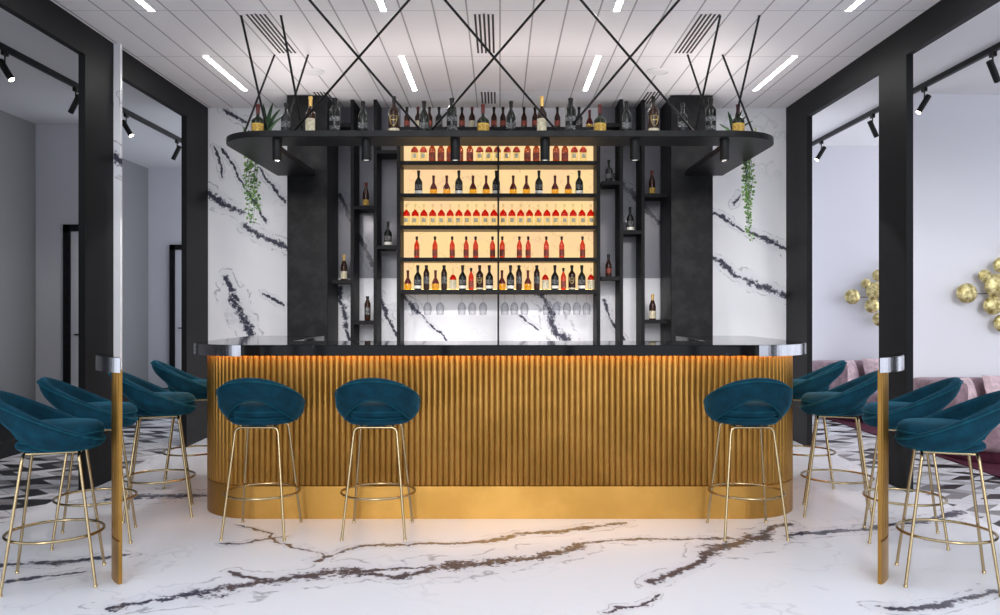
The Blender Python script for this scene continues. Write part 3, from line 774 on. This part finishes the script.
for x, y, rz, lab in (
    (-1.41, 4.93, 0, 'teal velvet bar stool at the bar front, left of the left pair'),
    (-.722, 4.93, 0, 'teal velvet bar stool at the bar front, right of the left pair'),
    (1.462, 4.93, 0, 'teal velvet bar stool standing alone at the right of bar front'),
    (-2.20, 5.36, -PI/2+.34, 'teal bar stool left of the bar, in front of the one at its end'),
    (-2.34, 6.32, -PI/2+.34, 'teal bar stool half hidden behind the left end of the gold bar'),
    (2.175, 5.36, PI/2-.34, 'teal bar stool right of the bar, in front of the pink sofa'),
    (2.32, 6.32, PI/2-.34, 'teal bar stool half hidden behind the right end of gold bar'),
    (-2.17, 4.05, -PI/2+.34, 'nearest teal bar stool at the left edge of the photo'),
    (-2.33, 4.784, -PI/2+.34, 'teal bar stool before near left black pillar, partly behind gold sliver'),
    (2.175, 4.05, PI/2-.34, 'nearest teal bar stool at the right edge of the photo'),
    (2.33, 4.784, PI/2-.34, 'teal bar stool before near right black pillar, partly behind gold sliver')):
    if st0 is None: st0 = thing('bar_stool', (0, 0, 0), lab, 'stool', SG); stool_parts(st0); o = st0
    else: o = copy_tree(st0)
    o.location = (x, y, 0); o.rotation_euler.z = rz; o['label'] = lab

# ------------------------------------------------------------------ sofas, rug, wall art
tag(box('rug', M['burgundy'], 3.90, 6.6, 4.8, 10.4, 0, .012, bevel=.003), 'dark burgundy rug under the pink sofas in right side room', 'rug')
def rounded(w0, w1, y0, y1, r, n=8):
    out = []
    for cx_, cy_, a0 in ((w0+r, y0+r, PI), (w1-r, y0+r, 1.5*PI), (w1-r, y1-r, 0), (w0+r, y1-r, PI/2)):
        for i in range(n+1): a = a0+PI/2*i/n; out.append((cx_+r*math.cos(a), cy_+r*math.sin(a)))
    return out
def puffy(b, outline, z0, z1, e=.05):
    """prism with rounded top and bottom edges"""
    cx_ = sum(p[0] for p in outline)/len(outline); cy_ = sum(p[1] for p in outline)/len(outline)
    lev = [(z0, e), (z0+e*.3, e*.35), (z0+e, 0), (z1-e, 0), (z1-e*.35, e*.3), (z1, e)]
    n = len(outline); vs = []; fs = []
    for z, ins in lev:
        for i, (x, y) in enumerate(outline):
            x0, y0 = outline[i-1]; x1, y1 = outline[(i+1) % n]; tx_, ty_ = x1-x0, y1-y0; L = math.hypot(tx_, ty_) or 1
            vs.append((x-ty_/L*ins, y+tx_/L*ins, z))
    for l in range(len(lev)-1):
        for i in range(n): fs.append((l*n+i, l*n+(i+1) % n, (l+1)*n+(i+1) % n, (l+1)*n+i))
    fs += [tuple(range(n))[::-1], tuple(range((len(lev)-1)*n, len(lev)*n))]
    return b.add(vs, fs, True)
def sofa(Yb, lab):
    t = thing('sofa', (4.955, Yb-.5, .012), lab, 'sofa', None)
    D = 1.02
    puffy(MB(), rounded(-1.05, 1.5, -.50, .50, .38), .10, .34, .05).build('seat', M['pink'], t)
    puffy(MB(), rounded(-1.0, 1.45, -.45, .48, .36), .0, .11, .012).build('plinth', M['burgundy'], t)
    # backrest: a curved wall wrapping the left end
    ol = [(-.98, -.15), (-1.08, .08), (-1.12, .25), (-1.10, .40), (-.98, .49), (1.5, .49)]
    inn = [(1.5, .27), (-.72, .27), (-.82, .20), (-.86, .05), (-.85, -.12)]
    puffy(MB(), ol[::-1]+[(p[0], p[1]) for p in inn[::-1]], .30, .66, .04).build('backrest', M['pink'], t)
    return t
def fix_ccw(): pass
sofa(10.42, 'pink velvet sofa against the far white wall between the right pillars')
sofa(7.90, 'pink velvet sofa at the right edge behind the nearest stools')
def cushion(c, w, h, rx, rz, m_, lab):
    b = MB(); n = 14; vs = []; fs = []
    for sd in (1, -1):
        for i in range(n+1):
            for j in range(n+1):
                u_, v_ = -1+2*i/n, -1+2*j/n
                f = max(0, (1-u_**4)*(1-v_**4))**.5
                pinch = 1-.07*(1-abs(u_*v_))*(abs(u_)**6+abs(v_)**6)*.5
                vs.append((u_*w/2*pinch, sd*.065*f, v_*h/2*pinch))
    for sd in range(2):
        o_ = sd*(n+1)**2
        for i in range(n):
            for j in range(n):
                k = o_+i*(n+1)+j; fs.append((k, k+1, k+n+2, k+n+1))
    b.add(vs, fs, True); o = b.build('cushion', m_); o.location = c; o.rotation_euler = (rx, 0, rz)
    return tag(o, lab, 'cushion', 'cushions on the pink sofas')
for Yb, w in ((10.42, 'far pink sofa beside the far right pillar'), (7.90, 'near pink sofa at right edge')):
    cushion((4.62, Yb-.35, .54), .42, .36, -.35, .1, M['palepink'], 'pale pink cushion leaning on the %s, inner one' % w)
    cushion((4.22, Yb-.33, .52), .38, .34, -.3, .55, M['palepink'], 'small pale cushion on the %s, nearest its arm' % w)

def art(Yw, lab):
    t = thing('wall_art', (4.75, Yw, 1.46), lab, 'wall art')
    k = Yw-.10
    ds = [((966.9, 293.2), 10.3), ((984.8, 275.8), 6.6), ((997, 285.7), 12.5), ((993, 305.4), 9.8), ((1001, 265), 8), ((1003, 323), 9.5),
          ((1016, 296), 9), ((1022, 276), 11), ((1036, 306), 7), ((1014, 250), 6)]
    Ys = 7.85
    for (x_, y_), r_ in ds:
        X, Z, R = (x_-500)*Ys/F, HC+(307.5-y_)*Ys/F, r_*Ys/F
        c = (X-4.75, -.10, Z-1.46)
        MB().ell(c, (R, R*.38, R*.97), 24, 14).build('gold_disc', M['pebble'], t)
        MB().tube([(c[0], -.10, c[2]), (c[0], 0, c[2])], .006).build('stand_off', M['rod'], t)
    MB().tube([((966.9-500)*Ys/F-4.75, -.09, .0), ((1030-500)*Ys/F-4.75, -.09, .0)], .004).build('cross_wire', M['rod'], t)
art(10.5, 'cluster of gold pebble discs on the white wall left of near pillar')
art(7.95, 'larger cluster of gold pebble discs at the right photo edge')

# ------------------------------------------------------------------ plants
def leafq(b, c, d, up, L, w):
    d = d.normalized(); s_ = d.cross(up).normalized(); nrm = s_.cross(d)
    P = [c, c+d*L*.35+s_*w*.5+nrm*w*.08, c+d*L*.75+s_*w*.35, c+d*L, c+d*L*.75-s_*w*.35, c+d*L*.35-s_*w*.5+nrm*w*.08, c+d*L*.45-nrm*w*.12]
    b.add(P, [(0, 1, 6), (1, 2, 6), (2, 3, 6), (3, 4, 6), (4, 5, 6), (5, 0, 6)], True)
def ivy(x, y, sgn, lens, lab, rnd):
    t = thing('trailing_ivy', (x, y, HT), lab, 'plant', 'trailing ivy on the hanging shelf')
    MB().lathe([(.035, 0), (.05, .07), (.046, .07), (.034, .01), (0, .01)], n=20).build('pot', M['rod'], t)
    for L, dy, dx in lens:
        pts = [Vector((0, dy*.3, .06)), Vector((sgn*.06, dy*.6, .09)), Vector((sgn*(.13+dx), dy, .055)), Vector((sgn*(.165+dx), dy, -.02))]
        z = -.02; xx = sgn*(.165+dx)
        while z > -L:
            z -= .04; xx += rnd.uniform(-.011, .011); pts.append(Vector((xx, dy+rnd.uniform(-.01, .01), z)))
        MB().tube(pts, .0028, 6, r1=.0014).build('stem', M['leaf_dark'], t)
        b = MB()
        for i in range(2, len(pts)):
            for k in range(3):
                c = pts[i-1].lerp(pts[i], rnd.random())
                a = rnd.uniform(0, 2*PI); d = Vector((math.cos(a), math.sin(a)*.8-.3, rnd.uniform(-.9, .1)))
                sz = rnd.uniform(.026, .042)*(1-.3*i/len(pts)); leafq(b, c+d.normalized()*.008, d, Vector((rnd.uniform(-.4, .4), -.9, .5)), sz, sz*.95)
        b.build('foliage', M['leaf'], t)
ivy(-2.03, 7.24, -1, ((.34, -.05, -.01), (.50, .0, .0), (.42, .04, -.05), (.58, .08, -.03), (.26, .10, .02)), 'green ivy trailing over the left end of the hanging shelf', random.Random(3))
ivy(2.00, 7.20, 1, ((.42, -.06, -.05), (.62, .0, -.01), (.50, .05, .03), (.72, -.03, -.04), (.36, .09, .0)), 'green ivy trailing over the right end of the hanging shelf', random.Random(5))
def snake(x, y, hs, lab, rnd, m_='leaf_dark'):
    t = thing('snake_plant', (x, y, HT), lab, 'plant')
    MB().lathe([(.04, 0), (.052, .06), (.047, .06), (.038, .008), (0, .008)], n=20).build('pot', M['rod'], t)
    for k, (h, lean, az) in enumerate(hs):
        b = MB(); n = 8; vs = []; fs = []; dv = Vector((math.cos(az), math.sin(az), 0)); sd = Vector((-dv.y*.5+.7, dv.x*.2, 0)).normalized()
        for i in range(n+1):
            q = i/n; w = .017*math.sin(PI*min(1, q*.85+.15))**.6*(1 if q < .9 else .5) if q < 1 else .001
            c = Vector((0, 0, .04))+dv*(lean*q*q)+Vector((0, 0, h*q*(1-.12*q*lean/.1)))
            vs += [c-sd*w, c+Vector((0, .004, 0)), c+sd*w]
        for i in range(n): fs += [(3*i, 3*i+1, 3*i+4, 3*i+3), (3*i+1, 3*i+2, 3*i+5, 3*i+4)]
        b.add(vs, fs, True); o = b.build('leaf', M[m_], t)
        so = o.modifiers.new('solid', 'SOLIDIFY'); so.thickness = .002
    return t
HSN = [(.28, .03, .3), (.35, .07, -.4), (.31, .11, .1), (.22, .11, 2.8), (.34, .05, 2.4), (.25, .15, -.2), (.2, .12, 3.4), (.28, .07, 1.5)]
snake(-1.90, 6.75, HSN, 'dark snake plant among the bottles at left end of hanging shelf', random.Random(1))
snake(1.90, 6.75, [(h*.80, l, a) for h, l, a in HSN], 'dark snake plant among the bottles at right end of hanging shelf', random.Random(2))
def sprig(x, y, lab, m1, rnd, cnt=11):
    t = thing('leafy_sprig_plant', (x, y, HT), lab, 'plant')
    MB().lathe([(.028, 0), (.036, .045), (.032, .045), (.027, .006), (0, .006)], n=16).build('pot', M['rod'], t)
    b = MB(); s_ = MB()
    for k in range(cnt):
        a = 2*PI*k/cnt+rnd.uniform(-.3, .3); L = rnd.uniform(.05, .10); d = Vector((math.cos(a)*.9, math.sin(a)*.5, .55+rnd.random()*.6)).normalized()
        p0 = Vector((0, 0, .03)); p1 = p0+d*L; s_.tube([p0, p1], .0018, 5)
        for q in (.55, .8, 1):
            leafq(b, p0.lerp(p1, q), Vector((d.x+rnd.uniform(-.6, .6), d.y, d.z*.5+rnd.uniform(-.3, .5))), Vector((0, -.8, .6)), .035, .017)
    s_.build('stem', M['leaf_dark'], t); b.build('foliage', M[m1], t)
sprig(2.03, 6.72, 'pale flowering sprig at the right tip of the hanging shelf', 'leaf_pale', random.Random(4))
sprig(-2.04, 6.70, 'small green sprig at the left tip of the hanging shelf', 'leaf', random.Random(9), 8)

# ------------------------------------------------------------------ light
W = bpy.data.worlds.new('world'); bpy.context.scene.world = W; W.use_nodes = True
bg = W.node_tree.nodes['Background']; bg.inputs[0].default_value = (.86, .91, 1, 1); bg.inputs[1].default_value = 1.45
def area(name, loc, rot, sx, sy, power, col=(1, 1, 1)):
    l = bpy.data.lights.new(name, 'AREA'); l.shape = 'RECTANGLE'; l.size = sx; l.size_y = sy; l.energy = power; l.color = col
    o = bpy.data.objects.new(name, l); C.objects.link(o); o.location = loc; o.rotation_euler = rot; return o
sl = bpy.data.lights.new('hazy_sun', 'SUN'); sl.energy = 1.08; sl.angle = math.radians(20); sl.color = (.97, .98, 1)
so_ = bpy.data.objects.new('hazy_sun', sl); C.objects.link(so_); az, el = math.radians(1), math.radians(15)
so_.rotation_euler = Vector((math.sin(az)*math.cos(el), math.cos(az)*math.cos(el), -math.sin(el))).to_track_quat('-Z', 'Y').to_euler()
so_.location = (-2, -6, 5)
def spotl(name, loc, tgt, power, ang, col, blend=.5, r=.02):
    l = bpy.data.lights.new(name, 'SPOT'); l.energy = power; l.spot_size = ang; l.spot_blend = blend; l.color = col; l.shadow_soft_size = r
    o = bpy.data.objects.new(name, l); C.objects.link(o); o.location = loc
    o.rotation_euler = (Vector(tgt)-Vector(loc)).to_track_quat('-Z', 'Y').to_euler(); return o
for x in (277.3, 366.3, 455.3, 545, 634.7, 724.5):
    X = (x-500)*6.22/F; e_ = x < 300 or x > 700
    spotl('downlight_beam', (X, 6.22, HU-.165), (X*(1.25 if e_ else 1), 6.22+2.43*math.tan(math.radians(27 if e_ else 16)), 0), 46 if e_ else 42, math.radians(126 if e_ else 109), (1, .94, .90), .10)
spotl('track_beam', (-3.80, 6.47, 3.1), (-3.3, 6.3, 0), 12, 1.2, (1, .88, .72))
area('shelf_uplight', (0, 6.43, 2.655), (PI, 0, 0), 3.4, .05, 6.5, (1, .90, .86))  # unseen lamps added on the shelf top to brighten the ceiling
for q in (-1, 1): area('shelf_uplight', (q*1.8, 7.2, 2.655), (PI, 0, 0), .05, 1.3, 5, (1, .93, .90))
area('window_daylight', (7.3, 9.3, 1.8), (0, PI/2, 0), 2.6, 2.0, 42, (.95, .96, 1))  # unseen area light added to brighten the right room's far wall
spotl('track_beam', (-3.80, 8.57, 3.1), (-3.3, 8.4, 0), 12, 1.2, (1, .88, .72))

cam = bpy.data.cameras.new('camera'); co = bpy.data.objects.new('camera', cam); C.objects.link(co)
co.location = (0, 0, HC); co.rotation_euler = (PI/2, 0, 0); cam.sensor_width = 36; cam.lens = 36*F/1000; cam.clip_start = .05
bpy.context.scene.camera = co
vs_ = bpy.context.scene.view_settings
vs_.view_transform = 'Standard'; vs_.look = 'None'; vs_.exposure = .22; vs_.gamma = 1; vs_.use_curve_mapping = False
